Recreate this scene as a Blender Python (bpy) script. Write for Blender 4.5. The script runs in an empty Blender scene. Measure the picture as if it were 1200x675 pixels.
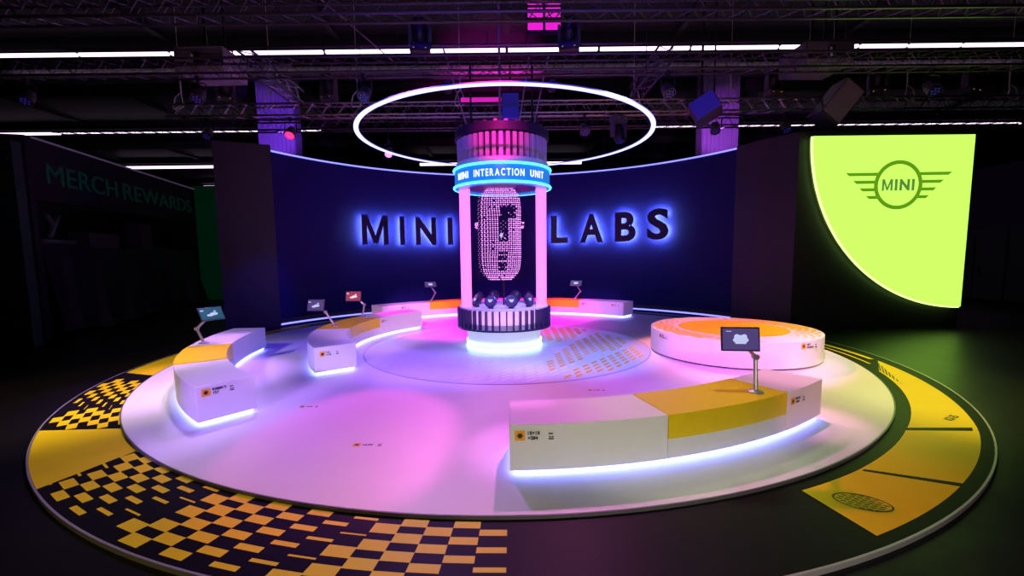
import bpy, bmesh, math, random
from mathutils import Vector, Matrix
random.seed(7)
C = bpy.context.scene
COL = C.collection
PI = math.pi
R = math.radians

# ------------------------------------------------------------------ camera
cd = bpy.data.cameras.new('camera'); cam = bpy.data.objects.new('camera', cd); COL.objects.link(cam)
F_ = Vector((0.0, 0.99530, -0.09685)); ROLL = -0.011
r0 = Vector((1, 0, 0)); u0 = r0.cross(F_).normalized()
rr = r0 * math.cos(ROLL) + u0 * math.sin(ROLL)
uu = -r0 * math.sin(ROLL) + u0 * math.cos(ROLL)
m = Matrix((rr, uu, -F_)).transposed().to_4x4(); m.translation = Vector((0.066, -8.953, 1.82))
cam.matrix_world = m
cd.sensor_fit = 'HORIZONTAL'; cd.sensor_width = 36; cd.lens = 517.36 / 1200 * 36
cd.shift_y = 12.67 / 1200; cd.clip_start = 0.05; cd.clip_end = 300
C.camera = cam
C.view_settings.view_transform = 'Standard'; C.view_settings.look = 'None'
C.view_settings.exposure = 0.0; C.view_settings.gamma = 1.0; C.view_settings.use_curve_mapping = False
C.cycles.use_denoising = True
C.cycles.sample_clamp_indirect = 4.0
C.cycles.max_bounces = 8

# ------------------------------------------------------------------ world
w = bpy.data.worlds.new('world'); C.world = w; w.use_nodes = True
bg = w.node_tree.nodes['Background']; bg.inputs[0].default_value = (0.35, 0.12, 0.55, 1); bg.inputs[1].default_value = 0.005

# ------------------------------------------------------------------ spots: truss lamps, plus unseen ones added to light the stage
def spot(name, loc, target, color, power, angle=40, blend=0.5, size=0.12):
    l = bpy.data.lights.new(name, 'SPOT'); l.color = color; l.energy = power
    l.spot_size = R(angle); l.spot_blend = blend; l.shadow_soft_size = size
    o = bpy.data.objects.new(name, l); COL.objects.link(o); o.location = loc
    o.rotation_euler = (Vector(target) - Vector(loc)).to_track_quat('-Z', 'Y').to_euler()
    return o
TZ = 5.35
# beams: (lamp position, target, colour, power, cone, blend)
BEAMS = [
    ((0.8, -10.5, 1.1), (1.6, -5.4, 0.25), (1.0, 0.932, 0.71), 418, 60, 0.9),  # added low lamp, unseen, brightens the front bench face
    ((-1.5, -9.5, 5.6), (-1.8, -6.7, 0), (1, 0.84, 0.25), 480, 44, 0.9),  # added unseen lamp, neutral light for the front border
    ((-7.2, -8.2, 5.6), (-5.9, -3.0, 0), (1, 0.78, 0.45), 2300, 38, 0.9),  # unseen lamp added for the left border graphics
    ((7.2, -8.6, 5.6), (6.1, -3.4, 0), (1, 0.88, 0.22), 1800, 36, 0.9),  # unseen lamp added for the right border graphics
    ((-3.5, -10.5, 2.0), (-3.2, -4.0, 0.28), (0.474, 0.274, 1.0), 2456, 13, 0.6),  # low unseen lamp added for the far left bench end
    ((-2.5, -10.5, 2.0), (-2.7, -1.9, 0.28), (1.0, 0.724, 0.956), 1004, 8, 0.6),  # low unseen lamp added for the inner bench end
    ((0.8, -7.5, 5.4), (4.0, -1.6, 0.25), (0.946, 0.22, 1.0), 4200, 22, 0.5),  # unseen lamp added for the podium front
    ((-1.75, -10.2, 5.6), (-3.0, 1.4, 0.35), (1.0, 0.49, 0.75), 4320, 15, 0.6),
    ((-0.6, -10.2, 5.6), (-0.1, 0, 3.85), (1.0, 0.007, 0.17), 6360, 7, 0.6),
    ((0, -10.2, 5.6), (0, 6.9, 2.6), (0.006, 0.001, 1.0), 1959, 50, 0.9),
    ((0, -10.2, 3.6), (0, 2, 6.4), (0.85, 0.5, 0.6), 430, 84, 0.6),  # added from the camera side to brighten trusses and hanging boxes
    ((-1.2, -1.5, 5.4), (-2.7, 4.6, 0.3), (0.867, 0.182, 1.0), 2691, 20, 0.6),
    ((1.0, -1.5, 5.4), (2.5, 4.6, 0.3), (0.736, 0.23, 1.0), 2273, 20, 0.6),
    ((-1.75, -0.1, 5.3), (-1.4, -4.4, 0), (0.557, 0.198, 1.0), 991, 50, 0.9),
    ((1.28, -0.1, 5.3), (1.3, -4.4, 0), (1.0, 0.219, 0.702), 1082, 50, 0.9),
    ((3.6, -0.4, 5.3), (3.4, -4.6, 0), (0.77, 1.0, 0.493), 230, 46, 0.9),
    ((-5.79, 2.6, 4.9), (-4.2, -1.6, 0), (0.075, 0.013, 1.0), 559, 50, 0.8),
    ((-4.4, -1.4, 5.3), (-4.3, -4.2, 0), (0.846, 0.616, 1.0), 617, 44, 0.9),
    ((-4.6, 2.6, 4.9), (-1.2, 2.6, 0), (1.0, 0.0, 0.768), 4619, 46, 0.7),
    ((1.16, 2.6, 4.9), (0.3, 4.4, 0), (1.0, 0.0, 0.702), 3509, 56, 0.6),
    ((2.93, 2.6, 4.9), (4.05, -0.9, 0.4), (1.0, 0.258, 0.232), 1475, 40, 0.35),
    ((-1.9, 1.5, 5.2), (-1.6, -4.4, 0), (1, 0.12, 0.62), 1300, 17, 0.3),
    ((1.25, -1.0, 5.3), (0.14, -4.7, 0.2), (1, 0.2, 0.8), 900, 9, 0.3),
    ((6.84, 2.6, 4.9), (4.2, 3.2, 0), (0.07, 0.01, 1), 5200, 40, 0.8),
    ((-4.6, 2.5, 4.9), (-4.6, 1.4, 0), (0.0, 0.021, 1.0), 164, 44, 0.8),
    ((9.6, 2.6, 5.3), (6.2, 3.0, 2.0), (0.16, 0.06, 1.0), 200, 40, 0.8),
    ((8.6, 0.2, 5.2), (5.5, -2.2, 0), (0.586, 1.0, 0.172), 676, 44, 0.8),
    ((-1.5, -2.9, 5.2), (-0.9, -1.0, 0), (0.342, 0.147, 1.0), 1684, 50, 0.7),
    ((1.9, -2.6, 5.2), (0.9, -0.7, 0), (0.258, 0.3, 1.0), 1885, 46, 0.7),
    ((2.4, -3.2, 5.3), (2.2, -2.6, 0), (0.0, 0.0, 1.0), 541, 34, 0.8),
    ((-4.4, -0.6, 5.2), (-4.9, -2.2, 0.4), (0.512, 0.213, 1.0), 1708, 36, 0.7),
    ((-3.0, -1.6, 5.3), (-3.4, 0.2, 0.45), (0.099, 0.006, 1.0), 340, 30, 0.7),
    ((3.2, -2.6, 5.3), (3.25, -4.1, 0.45), (1, 0.32, 0.62), 800, 15, 0.8),
    ((-4.0, 0.4, 5.0), (-6.5, 2.6, 0.9), (0.066, 0.021, 1.0), 742, 24, 0.8),
    ((5.6, -10.2, 1.3), (3.0, -4.2, 0.25), (1, 0.38, 0.62), 330, 12, 0.6),  # added low lamp, unseen, for the right end of the front bench
    ((2.2, -5.2, 5.3), (1.7, -5.0, 0.45), (0.95, 0.95, 0.6), 270, 30, 0.8),  # overhead lamp without a fixture, added for the front bench top
]
for i, (a, b, c, p, ang, bl) in enumerate(BEAMS):
    spot('rig_and_fill_spot', a, b, c, p, ang, bl)
spot('rig_and_fill_spot', (0.0, 3.0, 6.2), (-.6, 7.9, 8.7), (1, .02, .7), 3000, 46, .9)

# ------------------------------------------------------------------ materials
MATS = {}
def mat(name, color, rough=.5, metal=0.0, emit=None, strength=0.0, noise=0.0, nscale=20, spec=.5, bump=0.0, alpha=None):
    if name in MATS: return MATS[name]
    mt = bpy.data.materials.new(name); mt.use_nodes = True
    nt = mt.node_tree; b = nt.nodes['Principled BSDF']
    b.inputs['Base Color'].default_value = (*color, 1)
    b.inputs['Roughness'].default_value = rough; b.inputs['Metallic'].default_value = metal
    b.inputs['Specular IOR Level'].default_value = spec
    if emit:
        b.inputs['Emission Color'].default_value = (*emit, 1); b.inputs['Emission Strength'].default_value = strength
    if noise > 0 or bump > 0:
        tc = nt.nodes.new('ShaderNodeTexCoord'); n = nt.nodes.new('ShaderNodeTexNoise')
        n.inputs['Scale'].default_value = nscale; n.inputs['Detail'].default_value = 5
        nt.links.new(tc.outputs['Object'], n.inputs['Vector'])
        if noise > 0:
            mx = nt.nodes.new('ShaderNodeMix'); mx.data_type = 'RGBA'
            mx.inputs[6].default_value = (*[c * (1 - noise) for c in color], 1)
            mx.inputs[7].default_value = (*[min(1, c * (1 + noise)) for c in color], 1)
            nt.links.new(n.outputs['Fac'], mx.inputs[0]); nt.links.new(mx.outputs[2], b.inputs['Base Color'])
        if bump > 0:
            bp = nt.nodes.new('ShaderNodeBump'); bp.inputs['Strength'].default_value = bump; bp.inputs['Distance'].default_value = .02
            nt.links.new(n.outputs['Fac'], bp.inputs['Height']); nt.links.new(bp.outputs['Normal'], b.inputs['Normal'])
    MATS[name] = mt
    return mt
white_deck = mat('white_deck', (.80, .79, .80), .42, noise=.03, nscale=3, spec=.35)
white_lam = mat('white_laminate', (.83, .81, .82), .38, noise=.02, nscale=6)
disc_mat = mat('turntable_film', (.72, .69, .78), .28)
black_vinyl = mat('black_vinyl', (.007, .006, .0075), .45, noise=.2, nscale=4, spec=.06)
yellow_vinyl = mat('yellow_vinyl', (.86, .63, .003), .5, noise=.05, nscale=4, spec=.2)
yellow_lam = mat('yellow_laminate', (.88, .64, .005), .35, noise=.03, nscale=5)
orange_print = mat('orange_print', (.95, .42, .03), .4)
dash_print = mat('dash_print', (.95, .50, .04), .35)
black_ink = mat('black_ink', (.012, .012, .014), .5)
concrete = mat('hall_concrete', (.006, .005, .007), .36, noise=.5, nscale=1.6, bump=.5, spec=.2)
black_wall = mat('black_wall', (.020, .014, .026), .55, noise=.15, nscale=3)
navy_wall = mat('navy_wall', (.008, .008, .088), .7, noise=.06, nscale=2, spec=.15)
hall_dark = mat('hall_dark', (.006, .004, .008), .8, noise=.2, nscale=1)
hall_grey = mat('hall_grey', (.10, .10, .14), .7, noise=.1, nscale=1)
steel_black = mat('steel_black', (.02, .018, .022), .45, metal=.4, noise=.2, nscale=9)
truss_alu = mat('truss_aluminium', (.34, .30, .32), .35, metal=.9, noise=.1, nscale=9)
truss_dark = mat('truss_dark', (.10, .08, .11), .4, metal=.7, noise=.1, nscale=9)
grey_case = mat('grey_case', (.34, .29, .31), .5, noise=.08, nscale=5)
dark_case = mat('dark_case', (.07, .055, .075), .5, noise=.1, nscale=5)
lens_mat = mat('lens_glass', (.02, .02, .05), .08, spec=.9)
rope_mat = mat('sling_steel', (.85, .78, .74), .5)
plastic_dark = mat('dark_plastic', (.03, .022, .05), .3)
arm_mat = mat('arm_metal', (.42, .36, .42), .35, metal=.5)
E = lambda n, c, s: mat(n, (.06, .06, .06), .4, emit=c, strength=s)
led_cool = E('led_cool', (.16, .20, 1), 12)
led_base = E('led_base', (.50, .92, 1), 4.5)
led_hoop = E('led_hoop', (.27, .28, 1), 3.9)
led_wall = E('led_wall', (.22, .22, 1), 2.0)
led_pink = E('led_pink', (1, .16, .85), 1.9)
led_cyan = E('led_cyan', (.08, .75, 1), 2.4)
led_letter = E('led_letter', (.34, .5, 1), 170)
led_text = E('led_text', (.95, .9, 1), 1.6)
tube_white = E('tube_white', (.95, .70, 1), 2.6)
light_fabric = E('light_fabric', (.40, .85, .085), 1.65)
light_edge = E('light_edge', (.45, .9, .18), 3)
logo_print = mat('logo_print', (.03, .08, .005), .6, emit=(.13, .34, .01), strength=.9)
logo_word = mat('logo_word', (.03, .06, .03), .6, emit=(.11, .27, .05), strength=.9)
band_blue = mat('band_blue', (.03, .25, .70), .35, emit=(.01, .22, .70), strength=.7)
point_pink = E('point_pink', (.9, .30, 1), 1.7)
red_led = E('red_led', (1, .01, .08), 5)
violet_led = E('violet_led', (.45, .10, 1), 5)
blue_led = E('blue_led', (.05, .03, .5), .2)
mag_glow = E('magenta_glow', (1, .01, .75), .9)
screen_mat = mat('screen_on', (.02, .02, .04), .15, emit=(.09, .06, .22), strength=.8)
screen_teal = mat('screen_teal', (.02, .03, .04), .15, emit=(.006, .10, .15), strength=.8)
screen_pic = E('screen_picture', (.55, .60, .95), .9)
screen_red = mat('screen_red', (.05, .01, .02), .2, emit=(.35, .05, .12), strength=.9)
green_panel = mat('green_panel', (.012, .05, .028), .7, noise=.1, nscale=2)
green_text = mat('green_text', (.01, .09, .05), .6, emit=(.0, .05, .03), strength=.12)
grey_text = mat('grey_text', (.2, .19, .21), .6)
carton = mat('carton', (.16, .10, .12), .8, noise=.1, nscale=6)
tarp = mat('tarp_film', (.035, .022, .045), .3, noise=.2, nscale=3)
purple_col = mat('purple_lit_column', (.20, .12, .28), .6, noise=.1, nscale=4)  # part of the purple light is put into this base colour

# ------------------------------------------------------------------ mesh builder
class MB:
    def __init__(s): s.v = []; s.f = []; s.m = []; s.cur = 0
    def add(s, vs, fs):
        o = len(s.v); s.v += [tuple(v) for v in vs]
        for f in fs: s.f.append([o + i for i in f]); s.m.append(s.cur)
        return s
    def box(s, c, d, rot=None):
        x, y, z = d[0] / 2, d[1] / 2, d[2] / 2
        vs = [Vector((a, b, e)) for a in (-x, x) for b in (-y, y) for e in (-z, z)]
        if rot: vs = [rot @ v for v in vs]
        vs = [v + Vector(c) for v in vs]
        return s.add(vs, [(0, 1, 3, 2), (4, 6, 7, 5), (0, 4, 5, 1), (2, 3, 7, 6), (0, 2, 6, 4), (1, 5, 7, 3)])
    def prism(s, pts, off):
        n = len(pts); off = Vector(off)
        vs = [Vector(p) for p in pts] + [Vector(p) + off for p in pts]
        fs = [tuple(range(n)), tuple(range(2 * n - 1, n - 1, -1))] + [(i, n + i, n + (i + 1) % n, (i + 1) % n) for i in range(n)]
        return s.add(vs, fs)
    def tube(s, pts, r, n=8, closed=False, cap=True):
        pts = [Vector(p) for p in pts]; N = len(pts); rs = r if isinstance(r, (list, tuple)) else [r] * N
        vs = []; up = None
        for i, p in enumerate(pts):
            if closed: d = pts[(i + 1) % N] - pts[i - 1]
            else: d = pts[min(i + 1, N - 1)] - pts[max(i - 1, 0)]
            d.normalize()
            if up is None: up = Vector((0, 0, 1)) if abs(d.z) < .9 else Vector((1, 0, 0))
            a = d.cross(up)
            if a.length < 1e-4: a = d.cross(Vector((0, 1, 0)))
            a.normalize(); b = a.cross(d).normalized(); up = b
            for k in range(n):
                t = 2 * PI * k / n; vs.append(p + (a * math.cos(t) + b * math.sin(t)) * rs[i])
        fs = []
        for i in range(N if closed else N - 1):
            j = (i + 1) % N
            for k in range(n): fs.append((i * n + k, i * n + (k + 1) % n, j * n + (k + 1) % n, j * n + k))
        if cap and not closed: fs += [tuple(range(n - 1, -1, -1)), tuple((N - 1) * n + k for k in range(n))]
        return s.add(vs, fs)
    def lathe(s, prof, c=(0, 0, 0), n=64, rot=None, close=False):
        """prof: (radius, z); closed rings; closes with caps unless radius 0"""
        vs = []
        for r, z in prof:
            for k in range(n):
                t = 2 * PI * k / n; v = Vector((r * math.cos(t), r * math.sin(t), z))
                if rot: v = rot @ v
                vs.append(v + Vector(c))
        fs = []
        M = len(prof)
        for i in range(M if close else M - 1):
            j = (i + 1) % M
            for k in range(n): fs.append((i * n + k, i * n + (k + 1) % n, j * n + (k + 1) % n, j * n + k))
        if not close:
            if prof[0][0] > 0: fs.append(tuple(range(n - 1, -1, -1)))
            if prof[-1][0] > 0: fs.append(tuple((M - 1) * n + k for k in range(n)))
        return s.add(vs, fs)
    def arc(s, ra, rb, a0, a1, z0, z1, c=(0, 0), step=1.5):
        n = max(1, int(math.ceil(abs(a1 - a0) / step))); vs = []; fs = []
        for i in range(n + 1):
            t = R(a0 + (a1 - a0) * i / n)
            for r, z in ((ra, z0), (rb, z0), (rb, z1), (ra, z1)):
                vs.append((c[0] + r * math.cos(t), c[1] + r * math.sin(t), z))
        for i in range(n):
            for k in range(4): fs.append((i * 4 + k, i * 4 + (k + 1) % 4, i * 4 + 4 + (k + 1) % 4, i * 4 + 4 + k))
        fs += [(3, 2, 1, 0), tuple(n * 4 + k for k in range(4))]
        return s.add(vs, fs)
    def build(s, name, mats, parent=None, smooth=False, bevel=0, loc=None, recalc=True):
        me = bpy.data.meshes.new(name)
        off = Vector(parent['_loc']) if parent is not None and '_loc' in parent else Vector((0, 0, 0))
        if loc is not None: off = Vector(loc)
        me.from_pydata([tuple(Vector(v) - off) for v in s.v], [], s.f)
        mats = mats if isinstance(mats, (list, tuple)) else [mats]
        for x in mats: me.materials.append(x)
        for p, i in zip(me.polygons, s.m): p.material_index = i
        if recalc:
            bm = bmesh.new(); bm.from_mesh(me)
            bmesh.ops.remove_doubles(bm, verts=bm.verts, dist=1e-5)
            bmesh.ops.recalc_face_normals(bm, faces=bm.faces); bm.to_mesh(me); bm.free()
        if smooth:
            for p in me.polygons: p.use_smooth = True
            try: me.set_sharp_from_angle(angle=R(35))
            except Exception: pass
        o = bpy.data.objects.new(name, me); COL.objects.link(o)
        if parent is not None:
            o.parent = parent
            if loc is not None: o.location = off - (Vector(parent['_loc']) if '_loc' in parent else Vector((0, 0, 0)))
        elif loc is not None: o.location = off
        o['_loc'] = tuple(Vector(parent['_loc']) if parent is not None and '_loc' in parent and loc is None else (Vector(loc) if loc is not None else Vector((0, 0, 0))))
        if bevel:
            b = o.modifiers.new('bevel', 'BEVEL'); b.width = bevel; b.segments = 2; b.limit_method = 'ANGLE'; b.angle_limit = R(50)
        return o
def tag(o, label, cat, group=None, kind=None):
    o['label'] = label; o['category'] = cat
    if group: o['group'] = group
    if kind: o['kind'] = kind
    return o
ROOTS = []
def thing(name, loc, label, cat, group=None):
    o = bpy.data.objects.new(name, None); COL.objects.link(o); o.location = loc; o.empty_display_size = .1
    o['_loc'] = tuple(loc); ROOTS.append(o)
    return tag(o, label, cat, group)
def struct(o): o['kind'] = 'structure'; return o
def copy_tree(o, parent=None):
    c = o.copy(); COL.objects.link(c); c.parent = parent
    for ch in list(o.children): copy_tree(ch, c)
    return c
TXT = {}
MW = .98
def m_poly(MS): return [(0, 0), (0, 1), (MS * 1.15, 1), (MW / 2, .30), (MW - MS * 1.15, 1), (MW, 1), (MW, 0), (MW - MS, 0), (MW - MS, .66), (MW / 2 + .075, .05), (MW / 2 - .075, .05), (MS, .66), (MS, 0)]
def text_geo(s, offset=0.0):
    """flat glyph outline as (verts2d, faces), normalised so the cap height is 1 and the width starts at 0"""
    k = (s, offset)
    if k in TXT: return TXT[k]
    if s == 'M':
        pp = m_poly(.115 + offset * 1.7); return ([tuple(p) for p in reversed(pp)], [tuple(range(len(pp)))], MW)
    cu = bpy.data.curves.new('t', 'FONT'); cu.body = s; cu.size = 1; cu.offset = offset; cu.resolution_u = 4; cu.space_character = 1.0
    o = bpy.data.objects.new('t', cu); COL.objects.link(o)
    dg = bpy.context.evaluated_depsgraph_get(); dg.update()
    me = bpy.data.meshes.new_from_object(o.evaluated_get(dg))
    vs = [(v.co.x, v.co.y) for v in me.vertices]; fs = [tuple(p.vertices) for p in me.polygons]
    bpy.data.objects.remove(o); bpy.data.curves.remove(cu); bpy.data.meshes.remove(me)
    x0 = min(v[0] for v in vs); x1 = max(v[0] for v in vs); y0 = min(v[1] for v in vs); y1 = max(v[1] for v in vs)
    TXT[k] = ([((v[0] - x0) / (y1 - y0), (v[1] - y0) / (y1 - y0)) for v in vs], fs, (x1 - x0) / (y1 - y0))
    return TXT[k]
def add_text(mb, s, fn, w, h, depth, offset=0.0):
    """fn(x, y, d) -> point; x in 0..w, y in 0..h, d = 0 or depth"""
    vs, fs, asp = text_geo(s, offset); n = len(vs)
    P = [fn(v[0] / asp * w, v[1] * h, 0) for v in vs] + [fn(v[0] / asp * w, v[1] * h, depth) for v in vs]
    edges = {}
    for f in fs:
        for i in range(len(f)):
            a, b = f[i], f[(i + 1) % len(f)]
            edges[(a, b)] = edges.get((a, b), 0) + 1
    F = [tuple(reversed(f)) for f in fs] + [tuple(n + i for i in f) for f in fs]
    for (a, b) in edges:
        if (b, a) not in edges: F.append((a, b, n + b, n + a))
    mb.add(P, F)
def add_word(mb, s, fn, w, h, depth, offset=0.0, gap=.22):
    asp = [text_geo(c, offset)[2] for c in s]; tot = sum(asp) + gap * (len(s) - 1); k = w / tot; x = 0
    for c, a_ in zip(s, asp):
        add_text(mb, c, lambda xx, y, d, x=x: fn(x + xx, y, d), a_ * k, h, depth, offset); x += (a_ + gap) * k
def polar(r, a, z=0, c=(0, 0)): return Vector((c[0] + r * math.cos(R(a)), c[1] + r * math.sin(R(a)), z))

# ================================================================== SETTING: hall
FZ = -.06
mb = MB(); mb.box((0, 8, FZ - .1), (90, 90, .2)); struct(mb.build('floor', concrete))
mb = MB()
mb.box((0, 12, 9.75), (90, 70, .2))
for y in (-1.5, 3, 7.6, 12, 17.1, 21.5, 26.3, 31, 35.4): mb.box((0, y, 9.45), (80, .35, .42))
for x in range(-30, 31, 6): mb.box((x, 12, 9.58), (.2, 60, .2))
struct(mb.build('ceiling', hall_dark))
mb = MB(); mb.box((0, 42, 4.8), (90, .3, 9.8)); struct(mb.build('wall_back', hall_dark))
# right hall wall with panel joints and a pair of doors
mb = MB(); mb.box((18.6, 10, 1.35), (.3, 18, 2.8))
for y in (2.5, 5.0, 7.5, 10, 12.5): mb.box((18.43, y, 1.35), (.04, .05, 2.8))
struct(mb.build('wall_right', hall_grey))
d = struct(MB().box((18.42, 8.6, 1.15), (.06, 2.2, 2.4)).build('door_1', hall_grey))
MB().box((18.38, 8.6, 1.15), (.03, .03, 2.36)).box((18.37, 8.35, 1.05), (.05, .04, .3)).build('door_handle', steel_black, d)

# curved exhibition wall -------------------------------------------------
WC = (.05, 0); WR = 7.0; WZ = 4.66; A0, A1 = 28.5, 154.4
mb = MB(); mb.arc(WR, WR + .25, A0, A1, FZ, WZ, WC, 1)
wall = struct(mb.build('wall_center', navy_wall, smooth=True))
mb = MB(); mb.arc(WR - .03, WR - .002, A0, A1, WZ - .035, WZ + .005, WC, 1); mb.build('led_strip', led_wall, wall)
mb = MB(); mb.arc(WR - .03, WR - .002, A0, A1, .0, .045, WC, 1); mb.build('led_strip', led_wall, wall)
mb = MB(); mb.arc(WR - .012, WR - .001, A0, A1, .05, .16, WC, 1); mb.build('skirting', black_wall, wall)
# flat dark wings
pl = polar(WR, A1, 0, WC)
mb = MB(); mb.prism([(pl.x, pl.y - .01, FZ), (-7.47, 2.52, FZ), (-7.47, 3.4, FZ), (pl.x - .3, pl.y + .6, FZ)], (0, 0, 4.80 - FZ))
struct(mb.build('wall_left', mat('wing_black', (.030, .018, .045), .5, noise=.15, nscale=3)))
pr_ = polar(WR, A0, 0, WC)
PY = 1.95
mb = MB(); mb.prism([(pr_.x, pr_.y, FZ), (pr_.x + .25, 2.7, FZ), (7.0, PY, FZ), (11.16, PY, FZ), (11.16, PY + .5, FZ), (7.2, 3.6, FZ), (pr_.x + .2, pr_.y + .3, FZ)], (0, 0, 4.70 - FZ))
struct(mb.build('wall_fascia', black_wall))

# ================================================================== STAGE
stage = thing('round_stage', (0, 0, FZ), 'wide round white stage floor with black border ring and yellow graphics', 'stage')
mb = MB(); mb.lathe([(6.0, FZ), (6.0, -.004), (5.996, 0)], n=256); mb.build('white_deck', white_deck, stage, smooth=True)
RC = (.045, -.176)
mb = MB(); mb.lathe([(6.003, FZ), (6.003, -.03)], n=2)
mb = MB()
n = 256; vs = []; fs = []
for k in range(n):
    t = 2 * PI * k / n; cs, sn = math.cos(t), math.sin(t)
    vs += [(5.85 * cs, 5.85 * sn, -.028), (RC[0] + 6.60 * cs, RC[1] + 6.60 * sn, -.028), (RC[0] + 6.60 * cs, RC[1] + 6.60 * sn, FZ), (5.85 * cs, 5.85 * sn, FZ)]
for k in range(n):
    j = (k + 1) % n
    for q in range(4): fs.append((k * 4 + q, k * 4 + (q + 1) % 4, j * 4 + (q + 1) % 4, j * 4 + q))
mb.add(vs, fs); mb.build('border_ring', black_vinyl, stage, smooth=True)
mb = MB(); mb.lathe([(6.60, FZ), (6.616, FZ), (6.616, -.024), (6.60, -.024)], (RC[0], RC[1], 0), n=256, close=True)
mb.build('edge_trim', mat('trim_alu', (.55, .50, .56), .35, metal=.6), stage, smooth=True)
mb = MB(); mb.lathe([(6.0, -.035), (6.012, -.035), (6.012, 0), (6.0, 0)], n=256, close=True)
mb.build('deck_trim', mat('deck_trim', (.10, .09, .11), .4), stage, smooth=True)

GZ = -.026
def cell(mb, ra, rb, a0, a1, c=RC, z=GZ, ka=0.0, step=2.5):
    """flat ring sector; ka skews the angle with radius"""
    n = max(1, int(math.ceil(abs(a1 - a0) / step))); vs = []
    for i in range(n + 1):
        a = a0 + (a1 - a0) * i / n
        for r in (ra, rb):
            p = polar(r, a, z, c); vs.append(p)
    mb.add(vs, [(2 * i, 2 * i + 1, 2 * i + 3, 2 * i + 2) for i in range(n)])
def quadcell(mb, pts, z=GZ, c=RC, sub=8):
    """pts = inner start (r, a), inner end, outer end, outer start"""
    (r0, a0), (r1, a1), (r2, a2), (r3, a3) = pts; vs = []
    for i in range(sub + 1):
        t = i / sub
        vs.append(polar(r0 + (r1 - r0) * t, a0 + (a1 - a0) * t, z, c)); vs.append(polar(r3 + (r2 - r3) * t, a3 + (a2 - a3) * t, z, c))
    mb.add(vs, [(2 * i, 2 * i + 1, 2 * i + 3, 2 * i + 2) for i in range(sub)])
mb = MB()
quadcell(mb, [(5.985, 150), (6.0, 198), (6.56, 194.6), (6.58, 150)], sub=24)        # solid block beside the left bench
quadcell(mb, [(5.86, 223.9), (5.86, 231.7), (6.598, 234.2), (6.598, 218.5)], sub=12)  # solid block, left front
BND = [(198.0, 13), (211.8, 17), (229.7, 14), (243.9, 14), (257.8, 13)]
def duty(a, r):
    best = None
    for B, L in BND:
        b = B + 6.2 * (6.58 - r)
        if a >= b - .2: best = max(0.0, (a - b) / L)
    return 0 if best is None else max(0.0, .60 * (1 - best ** 1.7) if best < 1 else 0)
pitch = 1.78; per = .1765
ncol = int((270.6 - 196) / pitch)
for i in range(ncol + 1):
    ac = 269.72 - .89 - i * pitch
    if ac < 195.5: break
    k0 = 5.8085 + (0 if i % 2 == 0 else per / 2)
    for q in range(6):
        rc = k0 + q * per
        if not 5.86 < rc < 6.60: continue
        # the two solid blocks cut the dots off along slanted lines
        f = (rc - 5.86) / .74
        lim = 231.75 + 2.5 * f
        if 223.9 - 5.4 * f - .9 < ac < lim - pitch / 2: continue
        if ac < 198.2 - 3.4 * f + .9: continue
        dt = duty(ac, rc) * per
        if dt < .004: continue
        if ac - pitch / 2 < lim and ac > 228: cell(mb, rc - .01, rc + .01, lim + .02, ac + pitch / 2); continue
        dt = min(dt, .108)
        cell(mb, max(rc - dt / 2, 5.862), min(rc + dt / 2, 6.597), ac - pitch / 2, ac + pitch / 2)
mb.build('border_graphic', yellow_vinyl, stage); mb = MB()
# right-hand blocks
quadcell(mb, [(5.945, 292.4), (5.963, 299.6), (6.507, 302.9), (6.513, 291.5)])
quadcell(mb, [(5.963, 300.1), (5.975, 313.2), (6.513, 317.6), (6.505, 303.6)])
quadcell(mb, [(5.963, 299.6), (5.963, 300.1), (5.985, 300.2), (5.985, 299.7)], sub=1)
quadcell(mb, [(6.47, 317.3), (6.47, 318.3), (6.51, 318.6), (6.51, 317.6)], sub=1)
quadcell(mb, [(5.98, 314.2), (6.07, 340.0), (6.40, 347.4), (6.51, 318.6)], sub=16)
quadcell(mb, [(6.32, 348.4), (6.24, 366), (6.33, 366), (6.40, 348.4)], sub=8)
quadcell(mb, [(6.14, 345), (6.10, 366), (6.13, 366), (6.18, 345)], sub=8)
mb.build('border_graphic', yellow_vinyl, stage)
# dark marks printed on the yellow blocks
mb = MB(); gz = GZ + .002
gc = polar(6.237, 294.65, gz, RC); g1 = polar(1, 294.6 + 42, 0) ; g2 = Vector((-g1.y, g1.x, 0))
ring = []
for k in range(40):
    t = 2 * PI * k / 40; ring.append((math.cos(t), math.sin(t)))
ax, ay = .185, .12
vs = []
for (c_, s_) in ring:
    vs.append(gc + g1 * (c_ * ax) + g2 * (s_ * ay)); vs.append(gc + g1 * (c_ * (ax - .012)) + g2 * (s_ * (ay - .012)))
mb.add(vs, [(2 * k, 2 * k + 1, (2 * k + 3) % 80, (2 * k + 2) % 80) for k in range(40)])
for iy in range(-3, 4):
    for ix in range(-3, 4):
        u = ix * .048 + (.02 if iy % 2 else 0); v = iy * .032
        if (u / ax) ** 2 + (v / ay) ** 2 < .78:
            p = gc + g1 * u + g2 * v
            mb.add([p - g1 * .017 - g2 * .006, p + g1 * .017 - g2 * .006, p + g1 * .017 + g2 * .006, p - g1 * .017 + g2 * .006], [(0, 1, 2, 3)])
mb.build('printed_emblem', black_ink, stage); mb = MB()
def floor_txt(mb, s, p, ux, h, wdt, z):
    uy = Vector((-ux.y, ux.x, 0)); p = Vector((p[0], p[1], 0))
    add_text(mb, s, lambda x, y, dd: p + ux * x + uy * y + Vector((0, 0, z + dd)), wdt, h, .001, .02)
floor_txt(mb, 'K2-25', polar(6.33, 319.4, 0, RC), polar(1, 319 + 72, 0), .075, .24, gz)
mb.build('printed_text', black_ink, stage); mb = MB()
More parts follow.
